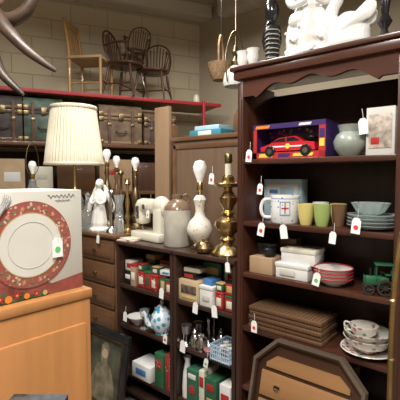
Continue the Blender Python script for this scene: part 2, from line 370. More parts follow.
lathe_obj('vase','dark iron vase beside the hanging pendant lamp','vase',2.2,1.46,1.831,[(0,0),(.05,0),(.03,.03),(.06,.10),(.055,.18),(.03,.22),(.045,.25),(.038,.25),(0,.18)],IRON)
lathe_obj('bottle','pale glass bottle on the plywood cabinet','bottle',2.3,1.36,1.831,[(0,0),(.035,0),(.035,.14),(.012,.18),(.012,.24),(.016,.24),(.010,.24),(0,.2)],M('pale_green_glass',(.25,.32,.28),.15))
# hanging goods
hb=E('hanging_basket','small wicker basket hanging on a cord from the ceiling','basket',(2.76,2.16,2.38),.5)
B().lathe([(0,0),(.07,0),(.10,.06),(.12,.14),(.112,.14),(.09,.06),(.06,.012),(0,.012)],24,flute=.02,nf=12).done('bowl',WICK,hb)
B().tube(sm([(-.115,0,.13),(-.11,0,.28),(0,0,.38),(.11,0,.28),(.115,0,.13)],6),.008).done('handle',WICK,hb)
B().tube([(0,0,.38),(0,0,1.27)],.003,6).done('cord',IRON,hb)
pl=E('pendant_lamp','brass pendant lamp with a milk glass shade hanging from ceiling','pendant lamp',(2.45,1.78,2.22),0)
B().lathe([(.085,0),(.095,.03),(.08,.10),(.03,.15),(.025,.15),(.075,.095),(.09,.03),(.08,0),(.085,0)],24).done('lamp_shade',WHT,pl)
B().lathe([(0,.15),(.03,.15),(.035,.18),(.015,.22),(.03,.25),(.012,.30),(0,.30)],20).done('brass_fitting',DBRASS,pl)
B().tube([(0,0,.3),(0,0,1.43)],.004,6).done('chain',DBRASS,pl)
B().tube(sm([(-.10,0,.02),(-.12,0,.2),(-.06,0,.36),(0,0,.4),(.06,0,.36),(.12,0,.2),(.10,0,.02)],5),.005).done('hoop',DBRASS,pl)
# ---------------------------------------------------------------- dresser
dr=E('dresser','brown wooden dresser with moulded drawers beside the low bookcase','dresser',(1.96,2.715,0),R90)
B().box((0,0,.56),(.86,.46,1.10),.004).done('body',WAL,dr)
B().box((0,-.01,1.125),(.90,.50,.03),.01).done('top_board',WAL,dr)
for k in range(6):
    z=.08+k*.17
    for sx in (-1,1):
        d_=B().box((0,0,0),(.40,.02,.155),.006).done('drawer',WAL,dr,(sx*.212,-.236,z+.085))
        B().box((0,-.012,0),(.34,.008,.10),.005).done('raised_panel',WAL,d_)
        B().lathe([(0,0),(.006,0),(.006,.012),(.013,.018),(.013,.024),(0,.028)],14,rot=Matrix.Rotation(math.pi/2,3,'X')).done('knob',DBRASS,d_,(0,-.016,0))
st=E('side_table','small dark side table beside the dresser','table',(1.45,3.16,0))
B().box((0,0,1.135),(.36,.44,.03),.008).done('table_top',WAL,st)
for sx in (-1,1):
    for sy in (-1,1): B().tube([(sx*.15,sy*.18,0),(sx*.15,sy*.18,1.12)],[.012,.02],8).done('leg',WAL,st)
def bulb(r,z,s=1): B().lathe([(.013*s,z),(.014*s,z+.012),(.03*s,z+.05*s),(.031*s,z+.07*s),(.022*s,z+.093*s),(0,z+.1*s)],20).done('bulb',BULB,r)
def socket(r,z): B().lathe([(0,z),(.014,z),(.019,z+.01),(.019,z+.04),(.015,z+.045),(0,z+.045)],18).done('socket',BRASS,r)
Zd=1.141
l=E('table_lamp','table lamp with large cream pleated shade and glass base','lamp',(1.80,2.92,Zd),0)
B().lathe([(0,0),(.08,0),(.085,.02),(.05,.035),(.03,.05),(.05,.10),(.075,.16),(.06,.24),(.025,.29),(.03,.31),(0,.31)],28,flute=.04,nf=9).done('base',GLASS,l)
B().lathe([(0,.31),(.02,.31),(.012,.34),(.012,.50),(.018,.52),(0,.53)],16).done('stem',BRASS,l); bulb(l,.58)
B().tube(sm([(0,-.02,.52),(0,-.075,.60),(0,-.06,.85),(0,0,.965),(0,.06,.85),(0,.075,.60),(0,.02,.52)],5),.003,6).done('harp',BRASS,l)
B().lathe([(.226,.505),(.230,.51),(.221,.60),(.176,.95),(.178,.975),(.174,.975),(.171,.95),(.216,.60),(.222,.51),(.226,.505)],288,flute=.022,nf=48).done('lamp_shade',SHADE,l)
for z,rr in ((.515,.236),(.965,.184)): B().lathe([(rr,z-.012),(rr+.004,z),(rr,z+.012),(rr-.004,z),(rr,z-.012)],48).done('shade_trim',SHADE,l)
B().sph((0,0,.98),.012).done('finial',BRASS,l)
l=E('table_lamp','small clear glass lamp without shade on the side table','lamp',(1.50,3.03,1.151))
B().lathe([(0,0),(.06,0),(.06,.02),(.025,.04),(.045,.10),(.07,.18),(.06,.28),(.03,.33),(.025,.38),(0,.38)],24,flute=.03,nf=8).done('base',GLASS,l)
socket(l,.38); bulb(l,.425); B().tube(sm([(-.02,0,.42),(-.05,0,.48),(-.04,0,.6),(0,0,.67),(.04,0,.6),(.05,0,.48),(.02,0,.42)],5),.003,6).done('harp',DBRASS,l)
def bl(x,y,z,h,label,mat=DBRASS):
    l=E('table_lamp',label,'lamp',(x,y,z)); s=(h-.15)
    B().lathe([(0,0),(.065,0),(.07,.015),(.04,.03),(.02,.05*s/.4),(.035,.1*s/.4),(.018,.14*s/.4),(.03,.2*s/.4),(.038,.25*s/.4),(.02,.3*s/.4),(.012,.33*s/.4),(.022,.36*s/.4),(.012,.4*s/.4),(0,s)],24).done('base',mat,l)
    socket(l,s-.002); bulb(l,s+.042)
bl(1.93,2.66,Zd,.64,'dark brass table lamp with bare white bulb behind statue')
bl(2.02,2.42,Zd,.57,'dark brass table lamp with bare bulb behind sewing machine')
bl(2.13,2.80,Zd,.60,'tarnished lamp with bare bulb behind the shaded lamp',BRGL)
lathe_obj('candlestick','turned brass candlestick on the dresser','candlestick',1.88,2.345,Zd,[(0,0),(.05,0),(.05,.012),(.02,.03),(.012,.08),(.022,.11),(.010,.15),(.018,.22),(.009,.27),(.012,.34),(.028,.36),(.018,.38),(.018,.40),(0,.40)],BRASS)
lathe_obj('candlestick','tall silver candlestick beside the plaster angel','candlestick',1.80,2.44,Zd,[(0,0),(.045,0),(.04,.015),(.012,.04),(.010,.16),(.02,.2),(.010,.24),(.012,.28),(.024,.3),(.015,.31),(0,.31)],CHROME)
lathe_obj('glass_jar','clear lidded glass jar on the dresser','jar',1.80,2.345,Zd,[(0,0),(.03,0),(.035,.01),(.035,.09),(.027,.11),(.033,.12),(.02,.135),(.008,.14),(.012,.155),(0,.16)],GLASS)
lathe_obj('decanter','cut glass decanter on the dresser','decanter',1.78,2.71,Zd,[(0,0),(.045,0),(.05,.02),(.05,.12),(.02,.17),(.02,.22),(.03,.23),(.012,.235),(.022,.27),(0,.29)],GLASS,flute=.04,nf=8)
lathe_obj('candlestick','dark brass candlestick near the decanter','candlestick',1.99,2.56,Zd,[(0,0),(.045,0),(.04,.015),(.012,.04),(.02,.1),(.010,.16),(.02,.26),(.010,.30),(.012,.42),(.024,.44),(.015,.46),(0,.46)],DBRASS)
lathe_obj('glass_vase','tall fluted clear glass vase on the dresser','vase',1.92,2.50,Zd,[(0,0),(.035,0),(.025,.03),(.035,.12),(.03,.2),(.045,.27),(.041,.27),(.026,.2),(.03,.12),(0,.04)],GLASS,flute=.05,nf=8)
lathe_obj('vase','white porcelain bud vase beside the shaded lamp','vase',1.77,3.08,Zd,[(0,0),(.03,0),(.045,.06),(.03,.13),(.014,.18),(.02,.22),(.015,.22),(0,.15)],WHT)
q=B(); q.lathe([(0,0),(.075,0),(.075,.02),(.055,.03),(.06,.06),(.05,.14),(.038,.20),(.045,.25),(.04,.29),(.018,.31),(.014,.33),(0,.33)],32,flute=.05,nf=9)
q.sph((0,0,.355),(.028,.031,.034)); q.sph((0,.012,.362),(.031,.030,.033)); q.sph((0,-.031,.352),(.005,.007,.008))
for sx in (-1,1):
    q.tube(sm([(sx*.04,0,.28),(sx*.055,-.03,.23),(sx*.03,-.06,.21),(0,-.065,.235)],4),[.015,.009])
    q.sph((sx*.004,-.066,.24),(.008,.008,.016))
    for k in range(5): q.sph((sx*(.045+.012*k),.035,.28-.03*k+.02),(.020,.010,.060-.004*k),12,8,Matrix.Rotation(sx*math.radians(-25+6*k),3,'Y'))
q.done('angel_statue',PLAST,None,(1.79,2.57,Zd),math.radians(-58),'white plaster angel statue with wings on the dresser','statue',remesh=.004)
carton('magazine','open pinkish magazine lying on the low bookcase','magazine',1.76,2.17,1.111,.14,.12,.010,M('pink_paper',(.55,.42,.38),.6),R90+.3)
carton('magazine','cream paper booklet lying on the magazine','booklet',1.76,2.17,1.122,.12,.10,.008,CREAM,R90-.2)
s=E('sewing_machine','bulky cream enamelled vintage sewing machine on low bookcase','sewing machine',(1.885,2.075,1.1105),R90-.10,sc=1.0)
B().box((0,0,.030),(.33,.16,.06),.014).done('bed',CREAM,s)
q=B(); q.box((.105,0,.14),(.105,.115,.22),.035).box((-.01,0,.235),(.29,.105,.105),.038).box((-.115,0,.185),(.09,.105,.165),.03)
q.sph((.10,0,.245),(.07,.06,.065)); q.done('arm',CREAM,s,remesh=.006)
B().lathe([(0,-.012),(.05,-.012),(.058,-.006),(.058,.006),(.05,.012),(.02,.014),(0,.02)],28,rot=Matrix.Rotation(math.pi/2,3,'Y')).done('hand_wheel',CREAM,s,(.172,0,.225))
B().tube([(-.115,0,.11),(-.115,0,.06)],.005,6).tube([(-.115,-.012,.085),(-.115,.012,.062)],.006,6).done('needle_bar',CHROME,s)
B().box((-.115,-.054,.19),(.045,.006,.09),.003).done('face_plate',CHROME,s)
B().lathe([(0,0),(.014,0),(.016,.008),(0,.012)],16,rot=Matrix.Rotation(math.pi/2,3,'X')).done('tension_dial',CHROME,s,(-.03,-.053,.235))
B().tube([(-.02,0,.28),(-.02,0,.32)],.003,6).done('spool_pin',CHROME,s)
s=E('stoneware_jug','large grey stoneware crock with brown glazed shoulder on bookcase','crock',(1.84,1.79,1.1105))
B().lathe([(0,0),(.085,0),(.09,.01),(.09,.215),(.088,.23),(0,.23)],36).done('body',STONE,s)
B().lathe([(.0885,.230),(.083,.250),(.06,.280),(.035,.296),(.03,.30),(.034,.315),(.034,.328),(.024,.33),(.022,.30),(0,.29)],36).done('shoulder',SHOUL,s)
B().tube(sm([(.03,0,.315),(.06,0,.325),(.078,0,.295),(.068,0,.272)],5),.009).done('handle',SHOUL,s,rz=-.6)
l=E('table_lamp','white porcelain lamp with faint floral body and bare bulb','lamp',(1.84,1.600,1.1105))
B().lathe([(0,0),(.058,0),(.06,.012),(.04,.02),(0,.02)],32).done('foot',BRASS,l)
B().lathe([(0,.02),(.038,.02),(.033,.035),(.055,.06),(.078,.10),(.080,.13),(.062,.17),(.034,.20),(.026,.23),(.032,.27),(.040,.30),(.034,.315),(.020,.33),(0,.33)],36).done('body',FAINT,l)
B().lathe([(0,.33),(.016,.33),(.012,.35),(.02,.36),(.02,.40),(.015,.41),(0,.41)],18).done('socket',BRASS,l); bulb(l,.408,1.35)
l=E('table_lamp','heavy tiered brass lamp with ivory candle socket','lamp',(1.80,1.355,1.1105))
B().lathe([(0,0),(.088,0),(.096,.012),(.090,.024),(.080,.034),(.074,.046),(.050,.060),(.032,.075),(.046,.090),(.034,.104),(.040,.118),(.064,.142),(.076,.168),(.072,.192),(.048,.214),(.028,.226),(.044,.240),(.028,.254),(.034,.272),(.052,.300),(.056,.325),(.038,.347),(.026,.36),(.024,.38),(0,.385)],36).done('base',BRASS,l)
B().lathe([(0,.378),(.024,.378),(.074,.386),(.088,.402),(.082,.408),(.07,.400),(.024,.394),(0,.394)],36).done('drip_pan',BRASS,l)
B().lathe([(0,.392),(.030,.392),(.038,.41),(.035,.438),(.022,.45),(0,.45)],24).done('candle_cup',BRASS,l)
B().lathe([(0,.45),(.018,.45),(.018,.515),(0,.515)],20).done('ivory_candle_tube',CREAM,l)
B().lathe([(0,.515),(.020,.515),(.023,.53),(.023,.56),(.018,.57),(0,.57)],20).done('socket',DBRASS,l)
B().tube(sm([(.02,0,.53),(.035,0,.53),(.045,0,.525)],3),.003,6).done('switch_key',BRASS,l,rz=-1.2)
mp_=E('metal_pot','small round metal pot with lid beside brass lamp','pot',(1.745,1.490,1.1105),R90)
B().lathe([(0,0),(.030,0),(.046,.012),(.052,.032),(.044,.052),(.034,.058),(0,.058)],28).done('body',DBRASS,mp_)
B().lathe([(.037,.058),(.030,.068),(.008,.074),(.010,.082),(0,.086)],24).done('lid',BRASS,mp_)
# ---------------------------------------------------------------- price tags
def tag(x,y,z,rz=R90,tilt=0,dot=None,s=1.0,label='white paper price tag hanging on string'):
    s*=1.12
    r=E('price_tag',label,'price tag',(x,y,z),rot=(0,tilt,rz),group='price tags')
    w,h=.017*s,.030*s
    B().prism([(-w,-h),(w,-h),(w,h*.6),(w*.5,h),(-w*.5,h),(-w,h*.6)],-.0006,.0006).done('tag_card',TAGM,r)
    B().tube(sm([(0,-.001,h*.75),(.003,0,h*1.3),(.0,.002,h*1.3+.03)],4),.0011,5).done('string',STR,r)
    if dot: B().lathe([(0,-.0004),(.009*s,-.0004),(.009*s,.0004),(0,.0004)],16,rot=Matrix.Rotation(math.pi/2,3,'X')).done('sticker',dot,r,(0,-.0014,-h*.2))
# ---------------------------------------------------------------- low bookcase contents
Z1,Z2,Z3=.811,.531,.201
def tin(x,y,z,w,h,m,ml,label,d=None,rz=R90,lab=None):
    r=E('gift_tin',label,'tin',(x,y,z),rz,'festive tins on the shelf'); d=d or w
    B().box((0,0,h*.44),(w,d,h*.86),.006).done('body',m,r); B().box((0,0,h*.91),(w+.004,d+.004,h*.16),.006).done('lid',ml,r)
    B().box((0,-d/2-.001,h*.44),(w*.6,.002,h*.45),.0006).done('printed_label',lab or CREAM,r)
carton('box','small black box stacked among goods','box',1.80,2.175,Z1,.08,.12,.09,BLK,R90,None,[(WCARD,0,.05,.05,.03)])
carton('box','small cream box stacked on a black box','box',1.80,2.175,Z1+.091,.075,.1,.07,CREAM,R90,None,[(REDP,0,.035,.04,.03)])
carton('box','small brown box with white label','box',1.76,2.10,Z1,.045,.08,.13,CARD,R90+.12,None,[(WCARD,0,.07,.03,.05)])
carton('box','small flat red box on a brown box','box',1.76,2.10,Z1+.131,.05,.07,.02,REDP,R90-.15)
tin(1.765,2.035,Z1,.06,.11,XMAS,REDP,'red festive square tin with cream label',rz=R90+.1)
tin(1.765,1.965,Z1,.062,.12,REDP,GRNP,'red tin with dark green lid and label',lab=XGRN)
tin(1.755,1.893,Z1,.062,.11,XMAS,REDP,'red festive tin beside a green tin',rz=R90-.12)
tin(1.765,1.825,Z1,.055,.12,GRNP,REDP,'green tin with red lid',lab=GOLDP)
tin(1.755,1.763,Z1,.052,.10,REDP,GRNP,'narrow red tin beside the shelf divider',lab=CREAM)
tin(1.765,2.035,Z1+.111,.058,.05,GRNP,REDP,'small green tin stacked on a red tin',rz=R90-.15)
tin(1.765,1.893,Z1+.111,.06,.05,XGRN,GOLDP,'small green tin with gold lid stacked on top')
carton('box','flat white carton lying on small tins','box',1.765,1.795,Z1+.121,.09,.07,.03,WCARD,R90+.15,None,[(BLUP,0,.015,.05,.012)])
tin(1.90,2.07,Z1,.09,.20,XGRN,GOLDP,'tall green festive tin at back of shelf')
tin(1.90,1.93,Z1,.09,.18,CREAM,REDP,'tall cream tin with red lid at back',lab=REDP)
tin(1.90,1.80,Z1,.09,.20,XGRN,REDP,'tall green tin with red lid at back')
carton('box','kraft box with dark printed picture','box',1.79,1.59,Z1,.165,.13,.125,M('straw_card',(.50,.38,.23),.7),R90,None,[(M('print_dark',(.12,.08,.06),.5,0,.6,40),0,.07,.12,.05),(GOLDP,0,.022,.11,.015)])
carton('box','small dark box stacked on the kraft box','box',1.80,1.61,Z1+.126,.11,.10,.04,BLK,R90,None,[(REDP,0,.02,.07,.02)])
carton('box','flat cream box stacked on dark box','box',1.81,1.60,Z1+.167,.12,.10,.025,CREAM,R90+.1)
carton('box','plain white box with closed lid','box',1.77,1.445,Z1,.095,.11,.115,WCARD,R90,None,[(GCARD,0,.05,.05,.03)],WCARD)
carton('box','small blue box stacked on the white box','box',1.775,1.45,Z1+.122,.07,.08,.03,BLUP,R90-.1)
tin(1.75,1.358,Z1,.055,.10,XMAS,REDP,'small red festive tin beside white box')
tin(1.755,1.288,Z1,.06,.09,XMAS,GRNP,'small red tin with green lid at the bottom of stack')
tin(1.755,1.288,Z1+.091,.058,.08,REDP,BLK,'small red tin with black lid stacked on another',lab=GOLDP)
tin(1.75,1.358,Z1+.101,.05,.05,GRNP,GOLDP,'tiny green tin stacked on a red tin')
carton('box','tall cream box at the back of the shelf','box',1.91,1.35,Z1,.15,.1,.2,CREAM,R90,None,[(REDP,0,.14,.1,.06)])
carton('box','tall dark box at the back of the shelf','box',1.91,1.52,Z1,.14,.1,.22,GRNP,R90,None,[(GOLDP,0,.17,.1,.04)])
# shelf 2
lathe_obj('bowl','white porcelain bowl on the shelf','bowl',1.78,2.12,Z2,[(0,0),(.03,0),(.03,.006),(.05,.02),(.075,.055),(.071,.055),(.045,.022),(0,.012)],WHT)
lathe_obj('saucer','white saucer lying behind the bowl','saucer',1.89,2.08,Z2,[(0,0),(.04,0),(.075,.018),(.073,.021),(.04,.006),(0,.006)],WHT)
lathe_obj('wine_glass','clear stemmed glass between bowl and teapot','glass',1.75,2.015,Z2,[(0,0),(.03,0),(.028,.004),(.005,.01),(.005,.06),(.03,.085),(.034,.13),(.031,.13),(.027,.087),(0,.068)],GLASS)
lathe_obj('wine_glass','clear stemmed glass at the shelf back','glass',1.86,1.99,Z2,[(0,0),(.03,0),(.028,.004),(.005,.01),(.005,.06),(.03,.085),(.034,.13),(.031,.13),(.027,.087),(0,.068)],GLASS)
lathe_obj('jar','small dark jar at the back of the shelf','jar',1.92,1.80,Z2,[(0,0),(.04,0),(.045,.06),(.03,.12),(.035,.14),(0,.14)],BRGL)
t=E('teapot','blue and white patterned teapot with domed lid','teapot',(1.77,1.865,Z2),math.radians(-40))
B().lathe([(0,0),(.045,0),(.045,.012),(.065,.04),(.074,.085),(.068,.125),(.045,.155),(.04,.16),(0,.16)],32).done('body',BLUF,t)
B().lathe([(.043,.158),(.04,.17),(.02,.19),(.008,.195),(.014,.21),(.010,.222),(0,.224)],28).done('lid',BLUF,t)
B().tube(sm([(-.060,0,.05),(-.092,0,.07),(-.104,0,.115),(-.122,0,.15)],5),[.020,.010],12).done('spout',BLUF,t)
B().tube(sm([(.060,0,.135),(.098,0,.145),(.112,0,.10),(.098,0,.055),(.064,0,.05)],5),.009,10).done('handle',BLUF,t)
PR=[[(0,0),(.03,0),(.025,.008),(.007,.02),(.007,.05),(.03,.07),(.036,.12),(.033,.12),(.026,.075),(0,.065)],[(0,0),(.028,0),(.035,.03),(.03,.06),(.015,.08),(.02,.095),(.008,.11),(.01,.12),(0,.125)],[(0,0),(.035,0),(.03,.01),(.008,.03),(.015,.08),(.008,.12),(.016,.16),(.01,.17),(0,.17)]]
for i,(x,y,nm,l_) in enumerate(((1.75,1.63,'silver_goblet','silver plated goblet on the shelf'),(1.75,1.56,'silver_cruet','silver plated cruet with knob lid'),(1.83,1.52,'candlestick','silver candlestick at shelf back'),(1.83,1.60,'silver_goblet','silver goblet behind the cruet'),(1.85,1.44,'silver_cruet','silver cruet behind the pink dish'),(1.92,1.55,'candlestick','silver candlestick at the rear wall of shelf'))):
    lathe_obj(nm,l_,'silverware',x,y,Z2,PR[[0,1,2,0,1,2][i]],CHROME)
s=E('silver_jug','small silver jug with curved handle','jug',(1.735,1.50,Z2),R90)
B().lathe([(0,0),(.022,0),(.018,.008),(.034,.03),(.034,.055),(.02,.08),(.026,.095),(.022,.095),(.016,.08),(0,.04)],24).done('body',CHROME,s)
B().tube(sm([(.024,0,.09),(.045,0,.085),(.047,0,.05),(.033,0,.03)],5),.004).done('handle',CHROME,s)
lathe_obj('dish','small pink glass dish on the shelf','dish',1.73,1.432,Z2,[(0,0),(.02,0),(.025,.01),(.033,.03),(.030,.03),(.022,.012),(0,.008)],M('pink_glass',(.5,.25,.25),.15))
k=E('plastic_basket','open pale blue plastic basket with lattice sides and trinkets','basket',(1.765,1.325,Z2),R90)
BP=M('pale_blue_plastic',(.42,.55,.66),.4)
bx,by,bh_=.066,.075,.085
B().box((0,0,.004),(bx*2-.008,by*2-.008,.006)).done('base',BP,k)
q=B()
for zz in (.006,.036,.060,bh_):
    t_=.008 if zz>.08 else .004
    q.box((0,-by,zz),(bx*2+.004,.004,t_)).box((0,by,zz),(bx*2+.004,.004,t_)).box((-bx,0,zz),(.004,by*2,t_)).box((bx,0,zz),(.004,by*2,t_))
for i in range(10):
    x_=-bx+.0015+i*(2*bx-.003)/9; q.box((x_,-by,bh_/2),(.004,.0035,bh_)).box((x_,by,bh_/2),(.004,.0035,bh_))
    y_=-by+i*2*by/9; q.box((-bx,y_,bh_/2),(.0035,.004,bh_)).box((bx,y_,bh_/2),(.0035,.004,bh_))
q.done('lattice_side',BP,k)
TL=['white ceramic trinket in the basket','silver trinket in the basket','blue trinket in the basket','small white knob trinket in basket','clear glass trinket in the basket','red trinket in the basket']
for i,(dx,dy,m_) in enumerate(((-.036,.03,WHT),(.02,.04,CHROME),(.036,-.02,LBLU),(-.02,-.025,WHT),(0,.008,CREAM),(.010,-.05,REDP))):
    B().lathe([(0,-.02),(.016,-.016),(.019,0),(.012,.018),(.016,.026),(0,.028)],14).done('trinket',m_,None,(1.765+dy,1.325-dx,Z2+.048),0,TL[i],'trinket','trinkets in the plastic basket')
carton('box','plain dark green box on the bottom shelf','box',1.78,1.835,Z3,.08,.14,.22,GRNP,R90,None,[(XMAS,0,.15,.05,.06)])
carton('box','red festive box on the bottom shelf','box',1.78,1.765,Z3,.045,.12,.23,XMAS,R90)
carton('box','white box standing on the bottom shelf','box',1.78,2.0,Z3,.18,.16,.10,WCARD,R90,None,[(BLUP,0,.05,.10,.04)])
lathe_obj('vase','white ceramic vase on bottom shelf','vase',1.76,1.630,Z3,[(0,0),(.032,0),(.034,.06),(.028,.15),(.015,.22),(.025,.25),(.02,.25),(0,.2)],WHT)
carton('box','green box with white printed panel','box',1.78,1.545,Z3,.085,.15,.21,M('plain_green_card',(.03,.12,.065),.5),R90,None,[(WCARD,0,.17,.06,.03),(REDP,0,.09,.04,.05)])
carton('box','narrow white carton between green boxes','box',1.78,1.475,Z3,.04,.14,.225,CREAM,R90,None,[(REDP,0,.16,.03,.06)])
carton('box','plain green box with small red panel','box',1.78,1.405,Z3,.085,.15,.20,M('deep_green_card',(.025,.10,.05),.5),R90,None,[(REDP,0,.15,.05,.04),(GOLDP,0,.08,.05,.015)])
carton('box','white and red box beside tall bookcase','box',1.78,1.30,Z3,.075,.15,.2,WCARD,R90,None,[(REDP,0,.12,.055,.06)])
# ---------------------------------------------------------------- tall bookcase contents
S1,S2,S3,S4=1.641,1.323,1.056,.771
b=E('toy_package','purple red and yellow windowed toy car package','toy box',(1.815,.955,S1),R90)
w_,d_,h_=.385,.15,.17
q=B(); q.box((0,d_/2-.003,h_/2),(w_,.004,h_)).box((-w_/2+.003,0,h_/2),(.004,d_,h_)).box((w_/2-.003,0,h_/2),(.004,d_,h_)).box((0,0,h_-.002),(w_,d_,.004)); q.done('box_shell',NAVY,b)
B().box((0,0,.003),(w_,d_,.006)).done('tray',BLK,b)
q=B(); q.box((0,-d_/2,.015),(w_,.003,.030)).box((-w_/2+.01,-d_/2,h_/2),(.02,.003,h_)).box((w_/2-.016,-d_/2,h_/2),(.032,.003,h_)); q.done('front_frame',REDP,b)
B().box((0,-d_/2,h_-.012),(w_,.004,.024)).done('header_strip',NAVY,b)
for x0,x1,z0,z1,mm,dy in ((-.16,-.08,.006,.024,YELP,0),(.03,.13,.008,.022,YELP,0),(-.05,.01,.006,.024,NAVY,0),(-.18,-.10,h_-.020,h_-.006,ORNP,.001),(.06,.12,h_-.019,h_-.007,WCARD,.001),(.164,.188,.05,.085,YELP,0),(.164,.188,.09,.13,NAVY,0)):
    B().prism([(x0,z0),(x1,z0),(x1+.006 if x1<.18 else x1,z1),(x0+.006 if x1<.18 else x0,z1)],-d_/2-.003-dy,-d_/2-.0015-dy).done('printed_label',mm,b)
B().box((0,d_/2-.006,.09),(w_-.02,.002,.13)).done('backing_card',TOYP,b)
c=E('toy_car','red toy racing car with black wheels inside its package','toy car',(1.79,.955,S1+.0065),R90)
B().prism([(-.15,.03),(-.155,.05),(-.10,.066),(-.05,.093),(.04,.098),(.08,.072),(.135,.066),(.14,.03)],-.045,.045).done('body',M('toy_car_red',(.50,.02,.03),.2,0,.1,8,0,.5),c)
B().prism([(-.085,.073),(-.045,.090),(.035,.094),(.065,.076)],-.0465,-.0452).done('window',BLK,c)
B().prism([(-.012,.072),(-.006,.072),(-.006,.094),(-.012,.094)],-.0475,-.0465).done('window_pillar',REDP,c)
B().box((.12,0,.09),(.03,.09,.006),.002).done('spoiler',BLK,c)
B().prism([(-.12,.047),(.11,.047),(.11,.053),(-.11,.055)],-.0465,-.0452).done('side_stripe',WCARD,c)
B().lathe([(0,-.0006),(.013,-.0006),(.013,.0006),(0,.0006)],18,rot=Matrix.Rotation(math.pi/2,3,'X')).done('door_roundel',YELP,c,(.0,-.0475,.052))
for sx in (-.095,.095):
    for sy in (-.045,.045):
        wv=B().lathe([(0,-.011),(.024,-.011),(.028,-.008),(.028,.008),(.024,.011),(0,.011)],22,rot=Matrix.Rotation(math.pi/2,3,'X')).done('wheel',BLK,c,(sx,sy,.028))
        B().lathe([(0,-.012),(.013,-.012),(.013,.012),(0,.012)],14,rot=Matrix.Rotation(math.pi/2,3,'X')).done('hub',CHROME,wv)
lathe_obj('vase','squat grey green pottery vase with wide neck','vase',1.80,.675,S1,[(0,0),(.04,0),(.045,.006),(.066,.035),(.072,.065),(.06,.095),(.045,.108),(.05,.13),(.055,.14),(.05,.14),(.04,.108),(0,.08)],GGRN)
carton('box','off-white card box with faded printed picture','box',1.80,.535,S1,.115,.08,.20,M('offwhite_card',(.56,.54,.50),.6),R90,None,[(M('faded_print',(.40,.34,.28),.6,0,.5,40),0,.10,.09,.14),(REDP,-.02,.06,.035,.03)])
carton('box','pale blue and white package standing behind the mug','box',1.90,1.05,S2,.22,.07,.215,LBLU,R90,None,[(WCARD,0,.14,.18,.10),(BLUP,0,.06,.14,.015),(LBLU,.03,.15,.08,.05),(BLUP,-.05,.15,.05,.02)])
m_=E('mug','large white mug with fine blue and red emblem','mug',(1.78,.985,S2),math.radians(-61))
B().lathe([(0,0),(.066,0),(.07,.006),(.073,.07),(.075,.135),(.071,.137),(.068,.07),(.066,.01),(0,.01)],40).done('body',CUPF,m_)
B().tube(sm([(-.072,0,.115),(-.105,0,.11),(-.118,0,.07),(-.105,0,.03),(-.07,0,.025)],6),.009,10).done('handle',WHT,m_)
B().patch(.0745,-2,2,.050,.102).patch(.0746,-13,13,.074,.079).done('cross_print',REDP,m_)
B().patch(.0744,-19,-17,.045,.105).patch(.0744,17,19,.045,.105).patch(.0745,-19,19,.105,.108).patch(.0745,-19,19,.042,.045).done('blue_emblem_border',BLUP,m_)
B().patch(.0740,-60,60,.120,.123).done('blue_band',BLUP,m_)
def cup(x,y,m,label,h=.10,r=.036):
    c=E('cup',label,'cup',(x,y,S2),R90,'coloured cups on the shelf')
    B().lathe([(0,0),(r*.7,0),(r*.75,.005),(r*.95,h*.4),(r*1.1,h),(r*1.02,h),(r*.85,h*.4),(r*.6,.01),(0,.008)],26).done('body',m,c)
cup(1.76,.862,YEL,'pale yellow glazed tumbler on the shelf'); cup(1.76,.782,LIM,'lime green glazed tumbler on the shelf')
cup(1.79,.715,BRGL,'brown glazed tumbler beside the glass plates',.10,.03); cup(1.85,.83,WHT,'white tumbler behind the yellow one',.105); cup(1.87,.75,YEL,'yellow tumbler at the back of shelf')
for i in range(4):
    lathe_obj('glass_plate','clear pressed glass plate in a stack','plate',1.80,.572,S2+.0005+i*.015,[(0,0),(.05,0),(.085,.008),(.104,.020),(.102,.0215),(.084,.0100),(.05,.0025),(0,.0025)],DGLASS,'stacked glass plates',seg=56,flute=.018,nf=14)
lathe_obj('glass_bowl','clear fluted glass bowl on top of the plate stack','bowl',1.80,.580,S2+.060,[(0,0),(.03,0),(.055,.014),(.080,.055),(.0775,.055),(.053,.016),(0,.003)],DGLASS,flute=.045,nf=14,seg=84)
carton('box','small kraft cardboard box on the shelf','box',1.79,1.09,S3,.135,.13,.085,CARD,R90)
carton('box','black box standing on the cardboard box','box',1.83,1.11,S3+.086,.10,.06,.06,BLK,R90+.2)
lathe_obj('iron_pot','little black iron pot on the cardboard box','pot',1.765,1.065,S3+.086,[(0,0),(.02,0),(.032,.02),(.03,.04),(.02,.05),(.025,.055),(.02,.055),(0,.03)],IRON)
carton('box','white box with lid on the shelf','box',1.80,.92,S3,.17,.14,.070,WCARD,R90,None,[(GCARD,-.02,.03,.08,.03)],WCARD)
carton('box','white box stacked on another white box','box',1.81,.90,S3+.073,.17,.13,.07,WCARD,R90+.08,None,[],M('ivory_card',(.62,.58,.49),.6))
carton('box','small brown box at back of the shelf','box',1.93,1.03,S3,.1,.07,.17,BRGL,R90)
for i in range(4):
    bo=E('bowl','white soup bowl with red rim in a stack','bowl',(1.77,.727,S3+i*.0145),0,'red rimmed bowls in a stack')
    B().lathe([(0,0),(.035,0),(.036,.005),(.06,.014),(.085,.034),(.082,.034),(.058,.018),(0,.009)],36).done('body',WHT,bo)
    B().lathe([(.0825,.0345),(.086,.0335),(.0875,.0380),(.085,.0400),(.0825,.0345)],36).done('rim',REDP,bo)
t=E('toy_tractor','compact green cast iron toy tractor with dark wheels','toy tractor',(1.75,.530,S3),math.radians(-65),sc=.84)
B().box((-.015,0,.068),(.085,.034,.046),.008).box((.033,0,.058),(.045,.042,.060),.008).box((-.060,0,.068),(.006,.036,.048),.002).done('body',TGRN,t)
B().tube([(-.03,0,.08),(-.03,0,.130)],.005,8).done('exhaust_pipe',IRON,t)
